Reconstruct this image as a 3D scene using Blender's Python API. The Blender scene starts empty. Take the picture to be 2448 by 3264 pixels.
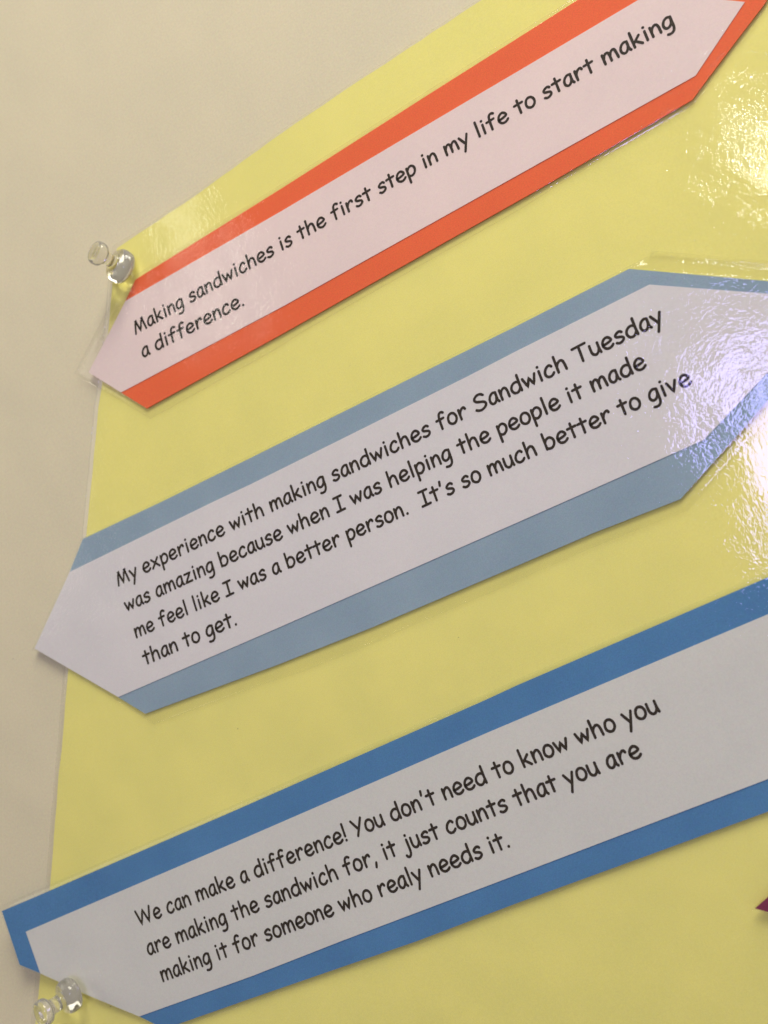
import bpy, bmesh, math, random
from mathutils import Vector, Matrix
random.seed(4)
scene = bpy.context.scene

# ------------------------------------------------------------------ camera
# World: the wall is the plane y = 0, x runs along the printed lines, z is up,
# the viewer stands on the -y side.  Metres.
F, CX, CY = 2733.0, 1224.0, 1632.0        # focal length and centre of the 2448 x 3264 photograph
D = 0.235                                 # distance camera - wall
n = Vector((1052.0, 176.0, F)).normalized()          # wall normal seen from the camera (x right, y down, z forward)
eu = Vector((8501.0, -3924.0, -2733.0)); eu = (eu - n * eu.dot(n)).normalized()
ev = eu.cross(n).normalized()
if ev.y > 0: ev = -ev

def W(px, py, h=0.0):
    """point on the plane h metres in front of the wall that the photograph shows at px, py"""
    r = Vector((px - CX, py - CY, F))
    r *= (D - h) / r.dot(n)
    return Vector((r.dot(eu), -h, r.dot(ev)))

cam_d = bpy.data.cameras.new("camera")
cam = bpy.data.objects.new("camera", cam_d)
scene.collection.objects.link(cam)
scene.camera = cam
cam_d.sensor_fit = 'VERTICAL'
cam_d.sensor_height = 24.0
cam_d.lens = 24.0 * F / 3264.0
cam_d.clip_start = 0.005
cam_d.clip_end = 50.0
right = Vector((eu.x, n.x, ev.x)); down = Vector((eu.y, n.y, ev.y)); fwd = Vector((eu.z, n.z, ev.z))
M = Matrix((right, -down, -fwd)).transposed().to_4x4()
M.translation = Vector((0, -D, 0))
cam.matrix_world = M
cam_d.dof.use_dof = True
cam_d.dof.focus_distance = 0.243
cam_d.dof.aperture_fstop = 8.5

# ------------------------------------------------------------------ render, world, lamps
scene.view_settings.view_transform = 'Standard'
scene.view_settings.look = 'None'
scene.view_settings.exposure = 0.0
scene.view_settings.gamma = 1.0
try:
    scene.cycles.max_bounces = 16
    scene.cycles.transmission_bounces = 12
    scene.cycles.transparent_max_bounces = 24
    scene.cycles.caustics_refractive = True
    scene.cycles.caustics_reflective = True
    scene.cycles.blur_glossy = 0.0
except Exception:
    pass
wd = bpy.data.worlds.new("World"); scene.world = wd; wd.use_nodes = True
bg = wd.node_tree.nodes["Background"]
bg.inputs[0].default_value = (1.0, 0.90, 0.76, 1); bg.inputs[1].default_value = 0.21

def lamp(name, loc, target, sx, sy, power, col):
    l = bpy.data.lights.new(name, 'AREA'); l.shape = 'RECTANGLE'; l.size = sx; l.size_y = sy
    l.energy = power; l.color = col
    o = bpy.data.objects.new(name, l); scene.collection.objects.link(o)
    o.location = loc
    o.rotation_euler = (Vector(target) - Vector(loc)).to_track_quat('-Z', 'Y').to_euler()
    return o

def mirror_at(px, py, dist):
    """where a lamp dist metres from the wall hangs when its reflection is seen at px, py"""
    p = W(px, py)
    k = (D + dist) / D
    return Vector((p.x * k, -dist, p.z * k))
ceiling = lamp("ceiling_panel", (0.47, -0.52, 0.97), (-0.05, 0.0, 0.10), 0.65, 0.42, 13.5, (1.0, 0.955, 0.85))
left = lamp("left_fill", (-1.5, -1.0, 0.9), (-0.1, 0.0, 0.05), 0.9, 0.9, 4.0, (1.0, 0.955, 0.87))  # added fill from the upper left, no known source; steers the brightness falloff
low = lamp("low_fill", (0.9, -1.3, -0.7), (-0.1, 0.0, 0.0), 0.6, 0.5, 0.8, (0.95, 0.95, 1.0))  # added weak fill, not a window; throws the blue banner's shadow up and left
window = lamp("window_light", mirror_at(2510, 1410, 1.6), (0.1, 0.0, 0.05), 0.15, 0.40, 4.6, (0.45, 0.41, 1.0))
tube = lamp("ceiling_tube", mirror_at(2425, 495, 1.4), (0.1, 0.0, 0.05), 0.016, 0.13, 0.5, (1.0, 0.97, 0.85))
spot = lamp("far_lamp", mirror_at(640, 850, 1.8), (0.0, 0.0, 0.0), 0.05, 0.4, 0.5, (1.0, 0.97, 0.85))
# stroke glyphs, em units: (advance, [(kind, points)...])  s smooth, l straight, c closed, d dot
G = {
 ' ':(.299,[]),
 'a':(.513,[('s',[(.41,.47),(.30,.50),(.17,.43),(.09,.29),(.09,.14),(.17,.045),(.27,.05),(.36,.15),(.41,.30)]),('s',[(.41,.48),(.41,.25),(.42,.12),(.47,.04)])]),
 'b':(.593,[('l',[(.10,.75),(.11,.05)]),('s',[(.11,.33),(.20,.45),(.33,.49),(.45,.42),(.50,.27),(.45,.12),(.33,.035),(.21,.04),(.11,.09)])]),
 'c':(.514,[('s',[(.42,.42),(.38,.48),(.30,.50),(.18,.43),(.09,.29),(.09,.15),(.17,.05),(.28,.03),(.38,.07),(.44,.13)])]),
 'd':(.588,[('s',[(.47,.42),(.37,.48),(.24,.47),(.12,.37),(.08,.22),(.14,.08),(.26,.03),(.38,.08),(.47,.2)]),('l',[(.48,.75),(.475,.3),(.49,.04)])]),
 'e':(.548,[('s',[(.10,.24),(.28,.26),(.45,.32),(.42,.43),(.32,.50),(.20,.47),(.11,.37),(.08,.22),(.15,.08),(.28,.03),(.40,.06),(.48,.12)])]),
 'f':(.508,[('s',[(.46,.70),(.39,.745),(.30,.73),(.24,.65),(.215,.5),(.21,.3),(.21,.03)]),('l',[(.06,.45),(.40,.47)])]),
 'g':(.530,[('s',[(.42,.46),(.30,.50),(.16,.43),(.08,.28),(.09,.14),(.18,.06),(.30,.09),(.39,.2),(.42,.32)]),('s',[(.43,.47),(.43,.25),(.43,.02),(.40,-.12),(.32,-.21),(.21,-.23),(.12,-.21)])]),
 'h':(.577,[('l',[(.11,.75),(.11,.04)]),('s',[(.11,.27),(.19,.41),(.31,.48),(.41,.44),(.45,.3),(.46,.17),(.47,.04)])]),
 'i':(.281,[('l',[(.14,.47),(.14,.04)]),('d',[(.14,.655)])]),
 'j':(.402,[('s',[(.27,.47),(.28,.2),(.28,-.02),(.25,-.15),(.17,-.23),(.08,-.21),(.04,-.15)]),('d',[(.28,.655)])]),
 'k':(.539,[('l',[(.11,.75),(.12,.04)]),('l',[(.42,.46),(.13,.21)]),('l',[(.22,.28),(.46,.04)])]),
 'l':(.274,[('l',[(.13,.76),(.14,.04)])]),
 'm':(.776,[('l',[(.10,.48),(.11,.04)]),('s',[(.11,.25),(.18,.41),(.28,.48),(.36,.43),(.385,.28),(.39,.05)]),('s',[(.39,.25),(.46,.41),(.56,.48),(.64,.43),(.67,.25),(.69,.04)])]),
 'n':(.523,[('l',[(.09,.48),(.10,.04)]),('s',[(.10,.25),(.17,.40),(.29,.48),(.38,.44),(.42,.3),(.425,.17),(.43,.04)])]),
 'o':(.527,[('c',[(.27,.50),(.15,.45),(.08,.30),(.09,.14),(.20,.04),(.33,.04),(.44,.15),(.46,.31),(.39,.45)])]),
 'p':(.534,[('l',[(.09,.47),(.10,-.25)]),('s',[(.10,.34),(.19,.45),(.31,.49),(.42,.42),(.46,.28),(.41,.13),(.29,.04),(.18,.05),(.10,.11)])]),
 'r':(.480,[('l',[(.11,.48),(.12,.04)]),('s',[(.12,.25),(.19,.40),(.29,.48),(.37,.49),(.41,.41)])]),
 's':(.487,[('s',[(.40,.43),(.33,.49),(.22,.47),(.12,.39),(.15,.31),(.26,.27),(.37,.22),(.39,.13),(.30,.05),(.18,.03),(.08,.08)])]),
 't':(.471,[('l',[(.23,.66),(.235,.04)]),('l',[(.05,.47),(.42,.48)])]),
 'u':(.520,[('s',[(.08,.48),(.08,.2),(.13,.08),(.23,.03),(.33,.08),(.40,.19),(.42,.3)]),('s',[(.42,.48),(.42,.25),(.43,.13),(.45,.04)])]),
 'v':(.487,[('l',[(.07,.47),(.23,.05),(.42,.47)])]),
 'w':(.683,[('l',[(.06,.47),(.19,.06),(.33,.40),(.47,.06),(.62,.47)])]),
 'x':(.590,[('l',[(.09,.48),(.50,.04)]),('l',[(.48,.48),(.08,.04)])]),
 'y':(.520,[('l',[(.06,.47),(.26,.10)]),('l',[(.45,.48),(.15,-.25)])]),
 'z':(.539,[('l',[(.10,.47),(.44,.47),(.09,.05),(.47,.05)])]),
 'M':(.870,[('l',[(.09,.03),(.24,.71),(.42,.05),(.64,.72),(.77,.03)])]),
 'W':(1.038,[('l',[(.08,.72),(.26,.05),(.51,.68),(.73,.05),(.95,.72)])]),
 'S':(.694,[('s',[(.57,.62),(.47,.70),(.32,.71),(.19,.64),(.14,.54),(.22,.44),(.38,.38),(.53,.31),(.58,.20),(.49,.09),(.33,.03),(.19,.05),(.09,.11)])]),
 'T':(.679,[('l',[(.06,.68),(.63,.70)]),('l',[(.34,.69),(.33,.03)])]),
 'Y':(.635,[('l',[(.07,.71),(.30,.33)]),('l',[(.59,.71),(.20,.02)])]),
 'I':(.546,[('l',[(.07,.70),(.48,.70)]),('l',[(.28,.70),(.27,.05)]),('l',[(.06,.04),(.48,.05)])]),
 '!':(.238,[('l',[(.13,.76),(.12,.22)]),('d',[(.12,.04)])]),
 "'":(.270,[('l',[(.15,.75),(.12,.58)])]),
 '.':(.249,[('d',[(.12,.045)])]),
 ',':(.277,[('l',[(.16,.06),(.10,-.12)])]),
}
# text, start pixel & its x in first glyph, end pixel & its x in last glyph  (all at baseline)
L = [
 (0,0,"Making sandwiches is the first step in my life to start making",(434,1066),.09,(2150,82),.46),
 (0,1,"a difference.",(457,1141),.06,(776,975),.12),
 (1,0,"My experience with making sandwiches for Sandwich Tuesday",(379,1868),.09,(2105,1033.5),.31),
 (1,1,"was amazing because when I was helping the people it made",(411,1948),.19,(2062,1172),.50),
 (1,2,"me feel like I was a better person.  It's so much better to give",(437,2034),.11,(2207,1225),.50),
 (1,3,"than to get.",(473,2117),.235,(753,1993),.12),
 (2,0,"We can make a difference! You don't need to know who you",(454,2949),.26,(2104,2270),.46),
 (2,1,"are making the sandwich for, it just counts that you are",(476,3046),.07,(2048,2412),.50),
 (2,2,"making it for someone who realy needs it.",(522,3130),.11,(1623,2701),.12),
]

# ------------------------------------------------------------------ materials
def nodes(name):
    m = bpy.data.materials.new(name); m.use_nodes = True
    nt = m.node_tree; nt.nodes.clear()
    return m, nt, nt.nodes.new, nt.links.new

def noise(N, Lk, co, scale, detail=3, rough=.55):
    t = N('ShaderNodeTexNoise'); t.inputs['Scale'].default_value = scale
    t.inputs['Detail'].default_value = detail; t.inputs['Roughness'].default_value = rough
    Lk(co, t.inputs['Vector']); return t.outputs['Fac']

def ramp(N, Lk, fac, stops):
    r = N('ShaderNodeValToRGB'); e = r.color_ramp.elements
    e[0].position, e[0].color = stops[0][0], (*stops[0][1], 1)
    e[1].position, e[1].color = stops[-1][0], (*stops[-1][1], 1)
    for p, c in stops[1:-1]:
        x = e.new(p); x.color = (*c, 1)
    Lk(fac, r.inputs[0]); return r.outputs[0]

def mixc(N, Lk, kind, fac, a, b):
    m = N('ShaderNodeMix'); m.data_type = 'RGBA'; m.blend_type = kind
    if isinstance(fac, (int, float)): m.inputs[0].default_value = fac
    else: Lk(fac, m.inputs[0])
    for s, v in ((6, a), (7, b)):
        if isinstance(v, tuple): m.inputs[s].default_value = (*v, 1)
        else: Lk(v, m.inputs[s])
    return m.outputs[2]

def paper(name, col, grain=.10, mottle=.06, rough=.75, specks=True, grain_scale=2600, bump=.25):
    m, nt, N, Lk = nodes(name)
    out = N('ShaderNodeOutputMaterial'); b = N('ShaderNodeBsdfPrincipled'); Lk(b.outputs[0], out.inputs[0])
    co = N('ShaderNodeTexCoord').outputs['Object']
    g = noise(N, Lk, co, grain_scale, 2, .7)
    gr = ramp(N, Lk, g, [(.3, (1 - grain,) * 3), (.7, (1 + grain * .6,) * 3)])
    w = noise(N, Lk, co, 45, 4)
    wr = ramp(N, Lk, w, [(.3, (1 - mottle, 1 - mottle * .8, 1 - mottle * .6)), (.7, (1, 1, 1))])
    c = mixc(N, Lk, 'MULTIPLY', 1.0, col, gr)
    c = mixc(N, Lk, 'MULTIPLY', 1.0, c, wr)
    # colour speckle of the ink
    t = N('ShaderNodeTexNoise'); t.inputs['Scale'].default_value = 900; t.inputs['Detail'].default_value = 3
    Lk(co, t.inputs['Vector'])
    c = mixc(N, Lk, 'SOFT_LIGHT', .16, c, t.outputs['Color'])
    if specks:
        v = N('ShaderNodeTexVoronoi'); v.inputs['Scale'].default_value = 130; v.inputs['Randomness'].default_value = 1
        Lk(co, v.inputs['Vector'])
        s = N('ShaderNodeMath'); s.operation = 'LESS_THAN'; Lk(v.outputs['Distance'], s.inputs[0]); s.inputs[1].default_value = .035
        sp = N('ShaderNodeSeparateColor'); Lk(v.outputs['Color'], sp.inputs[0])
        k = N('ShaderNodeMath'); k.operation = 'GREATER_THAN'; Lk(sp.outputs[0], k.inputs[0]); k.inputs[1].default_value = .90
        q = N('ShaderNodeMath'); q.operation = 'MULTIPLY'; Lk(s.outputs[0], q.inputs[0]); Lk(k.outputs[0], q.inputs[1])
        q2 = N('ShaderNodeMath'); q2.operation = 'MULTIPLY'; Lk(q.outputs[0], q2.inputs[0]); q2.inputs[1].default_value = .6
        c = mixc(N, Lk, 'MIX', q2.outputs[0], c, tuple(x * .35 for x in col))
    Lk(c, b.inputs['Base Color'])
    b.inputs['Roughness'].default_value = rough
    b.inputs['Specular IOR Level'].default_value = .25
    bp = N('ShaderNodeBump'); bp.inputs['Strength'].default_value = bump; bp.inputs['Distance'].default_value = .00005
    Lk(g, bp.inputs['Height'])
    bp2 = N('ShaderNodeBump'); bp2.inputs['Strength'].default_value = 1.0; bp2.inputs['Distance'].default_value = .0009
    Lk(noise(N, Lk, co, 22, 2, .4), bp2.inputs['Height']); Lk(bp.outputs[0], bp2.inputs['Normal'])
    Lk(bp2.outputs[0], b.inputs['Normal'])
    return m

def film(name, peel=.00009, wave=.00032, rough=.05, tint=(.985, .985, .975), spec=1.0):
    """laminating film: clear, with a Fresnel gloss over an orange-peel surface"""
    m, nt, N, Lk = nodes(name)
    out = N('ShaderNodeOutputMaterial')
    co = N('ShaderNodeTexCoord').outputs['Object']
    b1 = N('ShaderNodeBump'); b1.inputs['Strength'].default_value = 1; b1.inputs['Distance'].default_value = peel
    Lk(noise(N, Lk, co, 850, 2, .6), b1.inputs['Height'])
    b2 = N('ShaderNodeBump'); b2.inputs['Strength'].default_value = 1; b2.inputs['Distance'].default_value = wave
    Lk(noise(N, Lk, co, 45, 2, .5), b2.inputs['Height']); Lk(b1.outputs[0], b2.inputs['Normal'])
    gl = N('ShaderNodeBsdfGlossy'); gl.inputs['Roughness'].default_value = rough; Lk(b2.outputs[0], gl.inputs['Normal'])
    gl.inputs['Color'].default_value = (spec, spec, spec, 1)
    tr = N('ShaderNodeBsdfTransparent'); tr.inputs[0].default_value = (*tint, 1)
    # thin sheet: the same reflectance from either side
    ge = N('ShaderNodeNewGeometry'); mr = N('ShaderNodeMapRange'); mr.inputs['To Min'].default_value = 1.5; mr.inputs['To Max'].default_value = 1 / 1.5
    Lk(ge.outputs['Backfacing'], mr.inputs['Value'])
    fr = N('ShaderNodeFresnel'); Lk(mr.outputs[0], fr.inputs[0]); Lk(b2.outputs[0], fr.inputs['Normal'])
    mx = N('ShaderNodeMixShader'); Lk(fr.outputs[0], mx.inputs[0]); Lk(tr.outputs[0], mx.inputs[1]); Lk(gl.outputs[0], mx.inputs[2])
    Lk(mx.outputs[0], out.inputs[0])
    return m

def film_edge(name):
    m, nt, N, Lk = nodes(name)
    out = N('ShaderNodeOutputMaterial')
    b = N('ShaderNodeBsdfPrincipled'); b.inputs['Base Color'].default_value = (.85, .84, .78, 1); b.inputs['Roughness'].default_value = .2
    tr = N('ShaderNodeBsdfTransparent')
    mx = N('ShaderNodeMixShader'); mx.inputs[0].default_value = .12
    Lk(tr.outputs[0], mx.inputs[1]); Lk(b.outputs[0], mx.inputs[2]); Lk(mx.outputs[0], out.inputs[0])
    return m

def ink(name):
    m, nt, N, Lk = nodes(name)
    out = N('ShaderNodeOutputMaterial'); b = N('ShaderNodeBsdfPrincipled'); Lk(b.outputs[0], out.inputs[0])
    co = N('ShaderNodeTexCoord').outputs['Object']
    Lk(ramp(N, Lk, noise(N, Lk, co, 2500, 2, .7), [(.3, (.02, .014, .009)), (.75, (.06, .044, .03))]), b.inputs['Base Color'])
    b.inputs['Roughness'].default_value = .6
    b.inputs['Specular IOR Level'].default_value = .2
    return m

def plastic(name):
    m, nt, N, Lk = nodes(name)
    out = N('ShaderNodeOutputMaterial')
    b = N('ShaderNodeBsdfPrincipled')
    b.inputs['Base Color'].default_value = (.98, .965, .87, 1); b.inputs['Roughness'].default_value = .03
    b.inputs['IOR'].default_value = 1.49; b.inputs['Transmission Weight'].default_value = .88
    co = N('ShaderNodeTexCoord').outputs['Object']
    bp = N('ShaderNodeBump'); bp.inputs['Strength'].default_value = 1; bp.inputs['Distance'].default_value = .00006
    Lk(noise(N, Lk, co, 330, 2, .5), bp.inputs['Height']); Lk(bp.outputs[0], b.inputs['Normal'])
    Lk(b.outputs[0], out.inputs[0])
    return m

def steel(name):
    m, nt, N, Lk = nodes(name)
    out = N('ShaderNodeOutputMaterial'); b = N('ShaderNodeBsdfPrincipled'); Lk(b.outputs[0], out.inputs[0])
    b.inputs['Base Color'].default_value = (.45, .43, .40, 1); b.inputs['Metallic'].default_value = 1; b.inputs['Roughness'].default_value = .3
    return m

M_WALL = paper("painted_wall", (.76, .685, .46), grain=.07, mottle=.05, rough=.6, grain_scale=1500, bump=.35)
M_YELLOW = paper("yellow_card", (.96, .885, .27), grain=.05, mottle=.07)
M_ORANGE = paper("orange_card", (.98, .175, .06), grain=.12, mottle=.05, specks=False)
M_PALE = paper("pale_blue_card", (.345, .46, .54), grain=.12, mottle=.14, specks=False)
M_BLUE = paper("blue_card", (.10, .275, .52), grain=.16, mottle=.18, specks=False)
M_PLUM = paper("plum_card", (.24, .035, .09), grain=.12, mottle=.08, specks=False)
M_PINKWHITE = paper("warm_white_paper", (.93, .76, .70), grain=.04, mottle=.05)
M_WHITE = paper("white_paper", (.81, .775, .75), grain=.04, mottle=.05)
M_GREYWHITE = paper("dull_white_paper", (.755, .745, .68), grain=.05, mottle=.05)
M_FILM = film("laminating_film", peel=.000065, wave=.0005)
M_PFILM = film("poster_laminating_film", peel=.000042, wave=.0003)
M_EDGE = film_edge("film_cut_edge")
M_INK = ink("printer_ink")
M_CLEAR = plastic("clear_plastic")
M_STEEL = steel("steel")

# ------------------------------------------------------------------ building helpers
def link(o, parent=None):
    scene.collection.objects.link(o)
    if parent is not None:
        o.parent = parent

def world_loc(o):
    v = Vector((0, 0, 0))
    while o is not None:
        v += o.location; o = o.parent
    return v

def mesh_obj(name, verts, faces, mats, parent=None, midx=None, origin=None, smooth=False):
    base = world_loc(parent) if parent is not None else Vector((0, 0, 0))
    org = Vector(origin) if origin is not None else base
    me = bpy.data.meshes.new(name)
    me.from_pydata([tuple(Vector(v) - org) for v in verts], [], faces)
    for m in (mats if isinstance(mats, (list, tuple)) else [mats]): me.materials.append(m)
    if midx:
        for p, i in zip(me.polygons, midx): p.material_index = i
    if smooth:
        for p in me.polygons: p.use_smooth = True
    me.update()
    o = bpy.data.objects.new(name, me)
    o.location = org - base
    link(o, parent)
    return o

def thing(name, loc, label, cat, group=None):
    o = bpy.data.objects.new(name, None); o.empty_display_size = .01
    o.location = loc; link(o)
    o['label'] = label; o['category'] = cat
    if group: o['group'] = group
    return o

def dense(pts, step=40.0, wob=0.0, rnd=None):
    """subdivide an outline given in photograph pixels; wob = hand-cut wobble"""
    out = []
    for i, a in enumerate(pts):
        b = pts[(i + 1) % len(pts)]
        l = math.hypot(b[0] - a[0], b[1] - a[1]); k = max(1, int(l / step))
        for j in range(k):
            t = j / k
            x, y = a[0] + (b[0] - a[0]) * t, a[1] + (b[1] - a[1]) * t
            if j and wob:
                w = rnd.uniform(-wob, wob); x -= (b[1] - a[1]) / l * w; y += (b[0] - a[0]) / l * w
            out.append((x, y))
    return out

def slab(name, outline, top, thick, mat, parent):
    """card cut to an outline; top is a height or a function of the pixel giving one"""
    hf = top if callable(top) else (lambda x, y: top)
    nn = len(outline)
    vs = [W(x, y, hf(x, y)) for x, y in outline] + [W(x, y, hf(x, y)) + Vector((0, thick, 0)) for x, y in outline]
    fs = [list(range(nn)), list(range(2 * nn - 1, nn - 1, -1))]
    fs += [[i, nn + i, nn + (i + 1) % nn, (i + 1) % nn] for i in range(nn)]
    o = mesh_obj(name, vs, fs, mat, parent)
    bm = bmesh.new(); bm.from_mesh(o.data); bmesh.ops.recalc_face_normals(bm, faces=bm.faces)
    bmesh.ops.triangulate(bm, faces=[f for f in bm.faces if len(f.verts) > 4]); bm.to_mesh(o.data); bm.free()
    return o

def area2(p): return sum(p[i][0] * p[(i + 1) % len(p)][1] - p[(i + 1) % len(p)][0] * p[i][1] for i in range(len(p)))

def grow(pts, margins):
    """offset a polygon outwards, one margin per edge (edge i runs from point i to i + 1)"""
    s = 1 if area2(pts) > 0 else -1
    out = []; k = len(pts)
    for i in range(k):
        a, b, c = pts[i - 1], pts[i], pts[(i + 1) % k]
        def line(p, q, m):
            dx, dy = q[0] - p[0], q[1] - p[1]; l = math.hypot(dx, dy)
            nx, ny = dy / l * s, -dx / l * s
            return (p[0] + nx * m, p[1] + ny * m), (dx, dy)
        (p1, d1), (p2, d2) = line(a, b, margins[i - 1]), line(b, c, margins[i])
        cr = d1[0] * d2[1] - d1[1] * d2[0]
        if abs(cr) < .2 * math.hypot(*d1) * math.hypot(*d2):
            out.append(((p2[0] + p1[0] + d1[0]) / 2, (p2[1] + p1[1] + d1[1]) / 2))
        else:
            t = ((p2[0] - p1[0]) * d2[1] - (p2[1] - p1[1]) * d2[0]) / cr
            out.append((p1[0] + d1[0] * t, p1[1] + d1[1] * t))
    return out

def film_sheet(name, inner, outer, hin, hout, thick, mats, parent):
    """film over a card: flat over the card, sealed rim sloping down around it, cut edge"""
    k = len(inner)
    hi = hin if callable(hin) else (lambda x, y: hin)
    ho = hout if callable(hout) else (lambda x, y: hout)
    prof = [(0, 0), (.12, .08), (.26, .32), (.42, .68), (.60, .92), (.8, 1.0), (1, 1.0)]
    vs, fs, mi = [], [], []
    for t, s in prof:
        for (x0, y0), (x1, y1) in zip(inner, outer):
            x, y = x0 + (x1 - x0) * t, y0 + (y1 - y0) * t
            vs.append(W(x, y, hi(x, y) * (1 - s) + ho(x, y) * s))
    vs += [W(x, y, ho(x, y)) + Vector((0, thick, 0)) for x, y in outer]
    fs.append(list(range(k))); mi.append(0)
    for r in range(len(prof)):
        for i in range(k):
            j = (i + 1) % k
            fs.append([r * k + i, (r + 1) * k + i, (r + 1) * k + j, r * k + j]); mi.append(1 if r == len(prof) - 1 else 0)
    o = mesh_obj(name, vs, fs, mats, parent, mi)
    bm = bmesh.new(); bm.from_mesh(o.data); bmesh.ops.triangulate(bm, faces=[f for f in bm.faces if len(f.verts) > 4])
    for f in bm.faces:
        f.normal_update()
        if f.material_index == 0:
            if f.normal.y > 0: f.normal_flip()
            f.smooth = len(f.verts) == 4
    bm.to_mesh(o.data); bm.free()
    return o

# ------------------------------------------------------------------ lettering
def spline(P, closed=False, k=5):
    out = []; m = len(P)
    g = (lambda i: P[i % m]) if closed else (lambda i: P[max(0, min(m - 1, i))])
    for i in range(m if closed else m - 1):
        a, b, c, d = g(i - 1), g(i), g(i + 1), g(i + 2)
        for j in range(k):
            t = j / k
            out.append(tuple(.5 * (2 * b[q] + (c[q] - a[q]) * t + (2 * a[q] - 5 * b[q] + 4 * c[q] - d[q]) * t * t
                                   + (3 * b[q] - a[q] - 3 * c[q] + d[q]) * t ** 3) for q in (0, 1)))
    if not closed: out.append(P[-1])
    return out

HW = .058        # half stroke width in em
SHEAR = .045
def ribbon(path, closed, rnd, vs, fs, put, zi):
    m = len(path)
    L_, R_ = [], []
    for i in range(m):
        if closed: a, c = path[i - 1], path[(i + 1) % m]
        else: a, c = path[max(0, i - 1)], path[min(m - 1, i + 1)]
        b = path[i]
        def nrm(p, q):
            dx, dy = q[0] - p[0], q[1] - p[1]; l = math.hypot(dx, dy) or 1
            return -dy / l, dx / l
        n1 = nrm(a, b) if a != b else nrm(b, c); n2 = nrm(b, c) if c != b else n1
        nx, ny = n1[0] + n2[0], n1[1] + n2[1]; l = math.hypot(nx, ny)
        if l < .5: nx, ny, l = n2[0], n2[1], 1
        nx /= l; ny /= l
        mit = 1 / max(.72, nx * n1[0] + ny * n1[1])
        w = HW * mit * rnd.uniform(.95, 1.06)
        L_.append((b[0] + nx * w, b[1] + ny * w)); R_.append((b[0] - nx * w, b[1] - ny * w))
    s = len(vs)
    for p in L_ + R_: vs.append(put(p, zi))
    for i in range(m if closed else m - 1):
        j = (i + 1) % m
        fs.append([s + i, s + m + i, s + m + j, s + j])
    if not closed:                       # round ends
        for e, o_ in ((0, 1), (m - 1, m - 2)):
            c, q = path[e], path[o_]
            an = math.atan2(c[1] - q[1], c[0] - q[0]); t0 = len(vs)
            pts = [(c[0] + HW * math.cos(an + th), c[1] + HW * math.sin(an + th)) for th in [math.pi * (-.5 + i / 6) for i in range(7)]]
            for p in pts: vs.append(put(p, zi))
            fs.append(list(range(t0, t0 + 7)))

EM = 0.02765 * D
def text_line(text, p0, x0, p1, x1, h, parent, seed, bow=0.0):
    rnd = random.Random(seed)
    a, b = W(*p0, h), W(*p1, h)
    adv = sum(G[c][0] for c in text[:-1]) - x0 + x1
    d = b - a; sc = d.length / adv
    ex = d.normalized(); ez = Vector((-ex.z, 0, ex.x))
    emv = EM * (.5 + .5 * max(.97, min(1.03, sc / EM)))
    vs, fs = [], []
    x = -x0
    for ch in text:
        w, strokes = G[ch]
        for si, (kind, P) in enumerate(strokes):
            def put(p, zi, x=x):
                q = a + ex * ((x + p[0] + SHEAR * p[1]) * sc) + ez * (p[1] * emv)
                return q + Vector((0, -zi * 4e-6, 0))
            if kind == 'd':
                c = P[0]; t0 = len(vs); r = .064
                for i in range(12): vs.append(put((c[0] + r * math.cos(i * math.pi / 6), c[1] + r * math.sin(i * math.pi / 6)), si))
                fs.append(list(range(t0, t0 + 12)))
            elif kind == 'l':
                path = [P[0]]
                for p, q in zip(P, P[1:]):
                    for k in range(1, 5): path.append((p[0] + (q[0] - p[0]) * k / 4, p[1] + (q[1] - p[1]) * k / 4))
                ribbon(path, False, rnd, vs, fs, put, si)
            else:
                ribbon(spline(P, kind == 'c'), kind == 'c', rnd, vs, fs, put, si)
        x += w
    o = mesh_obj('text_line', vs, fs, M_INK, parent)
    o['label'] = 'printed line reading "%s"' % text
    return o

# ------------------------------------------------------------------ the wall
def wall():
    vs = [(-.9, 0, -.9), (.9, 0, -.9), (.9, 0, .9), (-.9, 0, .9), (-.9, .02, -.9), (.9, .02, -.9), (.9, .02, .9), (-.9, .02, .9)]
    fs = [[0, 1, 2, 3], [7, 6, 5, 4], [0, 4, 5, 1], [1, 5, 6, 2], [2, 6, 7, 3], [3, 7, 4, 0]]
    o = mesh_obj('wall', vs, fs, M_WALL); o['kind'] = 'structure'; o['label'] = 'smooth beige painted wall behind the yellow poster'
wall()

mm = .001
rnd = random.Random(7)
# ------------------------------------------------------------------ the poster
P_OUT = [(372, 792), (620, 626), (900, 423), (1073, 305), (1535, 0), (2250, -500), (3300, -300), (3300, 3900), (60, 3900), (113, 3260),
         (121, 3187), (128, 3112), (159, 2830), (176, 2609), (187, 2464), (196, 2396), (217, 2140), (275, 1706), (285, 1600),
         (305, 1396), (313, 1299), (324, 1236), (347, 1034), (358, 905), (364, 850)]
pc = W(1250, 1700)
poster = thing('poster', (pc.x, 0, pc.z), 'large yellow laminated poster sheet pinned to the beige wall behind the banners', 'poster')
def ph(x, y):            # the sheet bulges a little off the wall
    return (1.02 + .13 * math.sin(x * .0021 + 1) + .1 * math.sin(y * .0033)) * mm
d_out = dense(P_OUT, 45, 1.2, rnd)
slab('card_sheet', d_out, ph, .25 * mm, M_YELLOW, poster)
left = lambda p: p[0] < 380 and 780 < p[1]
mar = []
for i, p in enumerate(d_out):
    q = d_out[(i + 1) % len(d_out)]
    mar.append(14 if (q[1] < p[1] and p[0] < 380) else 7)
film_sheet('laminate_film', d_out, grow(d_out, mar), lambda x, y: ph(x, y) + .18 * mm, lambda x, y: ph(x, y) - .1 * mm, .2 * mm, [M_PFILM, M_EDGE], poster)

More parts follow.
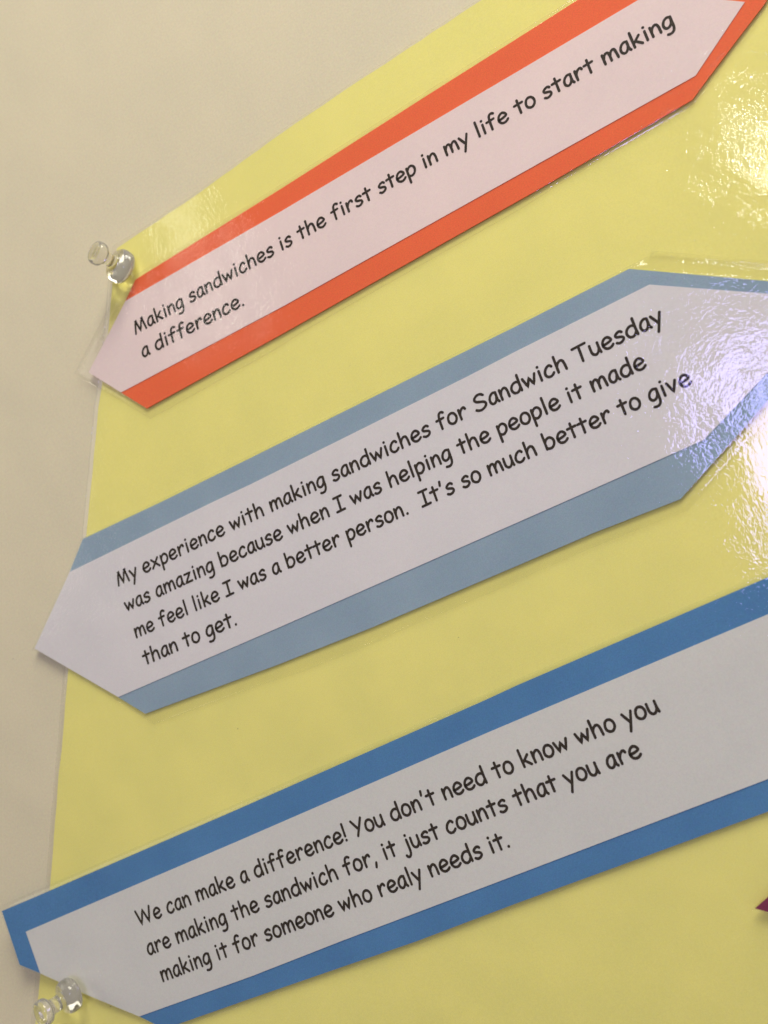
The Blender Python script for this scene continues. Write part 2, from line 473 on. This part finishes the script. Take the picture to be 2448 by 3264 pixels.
# ------------------------------------------------------------------ the banners
GROUP = 'laminated paper banners on the yellow poster'
def banner(outline, margins, inner, lift, border_mat, paper_mat, label, hfun=None, lines=()):
    cx = sum(p[0] for p in outline) / len(outline); cy = sum(p[1] for p in outline) / len(outline)
    c = W(cx, cy, lift)
    t = thing('laminated_banner', c, label, 'banner', GROUP)
    add = hfun or (lambda x, y: 0.0)
    mg = []; dn = []
    for i, a in enumerate(outline):
        b = outline[(i + 1) % len(outline)]
        seg = dense([a, b], 60)
        l = math.hypot(b[0] - a[0], b[1] - a[1]); k = max(1, int(l / 60))
        for j in range(k):
            tt = j / k
            dn.append((a[0] + (b[0] - a[0]) * tt, a[1] + (b[1] - a[1]) * tt)); mg.append(margins[i])
    slab('border_card', dn, lambda x, y: lift + add(x, y), .25 * mm, border_mat, t)
    if inner:
        di = dense(inner, 60)
        tp = slab('text_paper', di, lambda x, y: lift + .16 * mm + add(x, y), .13 * mm, paper_mat, t)
        for i, ln in enumerate(lines):
            text_line(ln[2], ln[3], ln[4], ln[5], ln[6], lift + .21 * mm, tp, 100 + i)
    film_sheet('laminate_film', dn, grow(dn, mg), lambda x, y: lift + .32 * mm + add(x, y), lambda x, y: lift - .14 * mm + add(x, y), .18 * mm, [M_FILM, M_EDGE], t)
    return t

B1 = [(431, 892), (900, 599), (1368, 300), (1648, 123), (1841, 0), (2000, -100), (2470, -45), (2439, 10), (2347, 130), (2251, 258), (2207, 318),
      (1700, 613), (900, 1064), (467.5, 1302), (385.5, 1251), (282, 1187), (400, 959)]
I1 = [(400, 959), (900, 671), (1527, 300), (1648, 229), (2034, 0), (2074, -24), (2374, 6), (2217, 241), (1700, 530.5), (900, 977.5), (385.5, 1251), (282, 1187)]
m1 = [12] * 5 + [14] * 5 + [20, 26, 34, 22, 26, 38, 38]
banner(B1, m1, I1, 1.78 * mm, M_ORANGE, M_PINKWHITE, 'laminated banner with orange border reading "Making sandwiches is the first step"', lines=[l for l in L if l[0] == 0])

B2 = [(264, 1718), (514, 1600), (800, 1459), (1321, 1200), (1648, 1038.5), (2005, 857), (2448, 896), (2760, 923), (2448, 1275), (2169, 1591),
      (1889, 1700), (1648, 1803.5), (1186, 2000), (880, 2121), (463, 2275), (376.5, 2222), (110, 2067), (222, 1823)]
I2 = [(222, 1823), (678, 1600), (800, 1543), (1489.5, 1200), (1648, 1118), (2070, 907), (2448, 936), (2668, 953), (2448, 1186), (2243.5, 1402),
      (1797.5, 1600), (1600, 1687), (887, 2001), (376.5, 2222), (110, 2067)]
m2 = [8] * 5 + [64, 64, 42, 42, 42, 42, 46, 50, 42, 14, 8, 5, 5]
banner(B2, m2, I2, 1.82 * mm, M_PALE, M_WHITE, 'laminated banner with pale blue border reading "My experience with making sandwiches"', lines=[l for l in L if l[0] == 1])

B3 = [(6, 2904), (99, 2865), (750, 2583), (1550, 2230), (1648, 2184.6), (2448, 1840), (2800, 1688), (3050, 1800), (2900, 2430), (2448, 2587),
      (1648, 2878.7), (1328.6, 3000), (800, 3182.5), (569, 3264), (526, 3280), (446, 3241), (275, 3170), (128, 3102), (62.7, 3075.5)]
I3 = [(82, 2970), (750, 2684.6), (1550, 2337), (1648, 2295.5), (2448, 1958), (2780, 1815), (2950, 1880), (2840, 2340), (2448, 2483),
      (1648, 2788), (1087.5, 3000), (800, 3112.6), (443.6, 3240), (275, 3170), (128, 3102)]
m3 = [18] * 6 + [30] * 3 + [12] * 5 + [5] * 5
banner(B3, m3, I3, 2.05 * mm, M_BLUE, M_GREYWHITE, 'laminated banner with deep blue border reading "We can make a difference!"', hfun=lambda x, y: max(0.0, (380 - x) / 380) ** 2 * 3 * mm, lines=[l for l in L if l[0] == 2])

B4 = [(2407, 2896), (2560, 2762), (3100, 2500), (3100, 2780), (2640, 2960)]
banner(B4, [5] * 5, None, 3.0 * mm, M_PLUM, None, 'plum coloured paper banner tip at the right edge below the blue banner')

# ------------------------------------------------------------------ push pins
def lathe(profile, axis, base, seg=40):
    z = axis.normalized(); a = z.orthogonal().normalized(); b = z.cross(a)
    vs, fs = [], []
    for r, h in profile:
        for i in range(seg):
            t = 2 * math.pi * i / seg
            vs.append(base + z * h + (a * math.cos(t) + b * math.sin(t)) * r)
    k = len(profile)
    for j in range(k - 1):
        for i in range(seg):
            i2 = (i + 1) % seg
            fs.append([j * seg + i, j * seg + i2, (j + 1) * seg + i2, (j + 1) * seg + i])
    c0 = len(vs); vs.append(base + z * profile[0][1]); c1 = len(vs); vs.append(base + z * profile[-1][1])
    for i in range(seg):
        i2 = (i + 1) % seg
        fs.append([c0, i2, i]); fs.append([c1, (k - 1) * seg + i, (k - 1) * seg + i2])
    return vs, fs

def pin(base_px, head_px, h0, rf, rh, label):
    b = W(*base_px, h0 + 1.6 * mm); hd = W(*head_px, h0 + 11.2 * mm)
    ax = (hd - b).normalized(); foot = b - ax * 1.6 * mm
    t = thing('push_pin', foot, label, 'push pin', 'clear push pins in the poster corners')
    prof = [(rf * .86, 0), (rf * .97, .35), (rf, 1.1), (rf * 1.0, 2.4), (rf * .96, 3.2), (rf * .86, 3.85), (rf * .66, 4.3), (2.7, 4.7), (2.35, 5.7), (2.3, 6.8), (2.45, 7.9),
            (2.8, 8.7), (rh * .86, 9.2), (rh * .97, 9.7), (rh, 10.4), (rh, 11.3), (rh * .95, 11.9), (rh * .84, 12.3), (rh * .6, 12.55), (rh * .3, 12.6)]
    vs, fs = lathe([(r * mm, h * mm) for r, h in prof], ax, foot, 48)
    mesh_obj('plastic_handle', vs, fs, M_CLEAR, t, smooth=True)
    nd = [(.05, -h0 * 1000 - 4), (.45, -h0 * 1000 - 2), (.5, -.02), ]
    vs, fs = lathe([(r * mm, h * mm) for r, h in nd], ax, foot, 12)
    mesh_obj('needle', vs, fs, M_STEEL, t, smooth=True)

pin((386, 850), (304, 803), 2.4 * mm, 5.75, 3.95, 'clear plastic push pin at the poster\'s top left corner above the orange banner')
pin((222, 3172), (130, 3234), 4.2 * mm, 5.3, 4.1, 'clear plastic push pin at the lower left end of the deep blue banner')
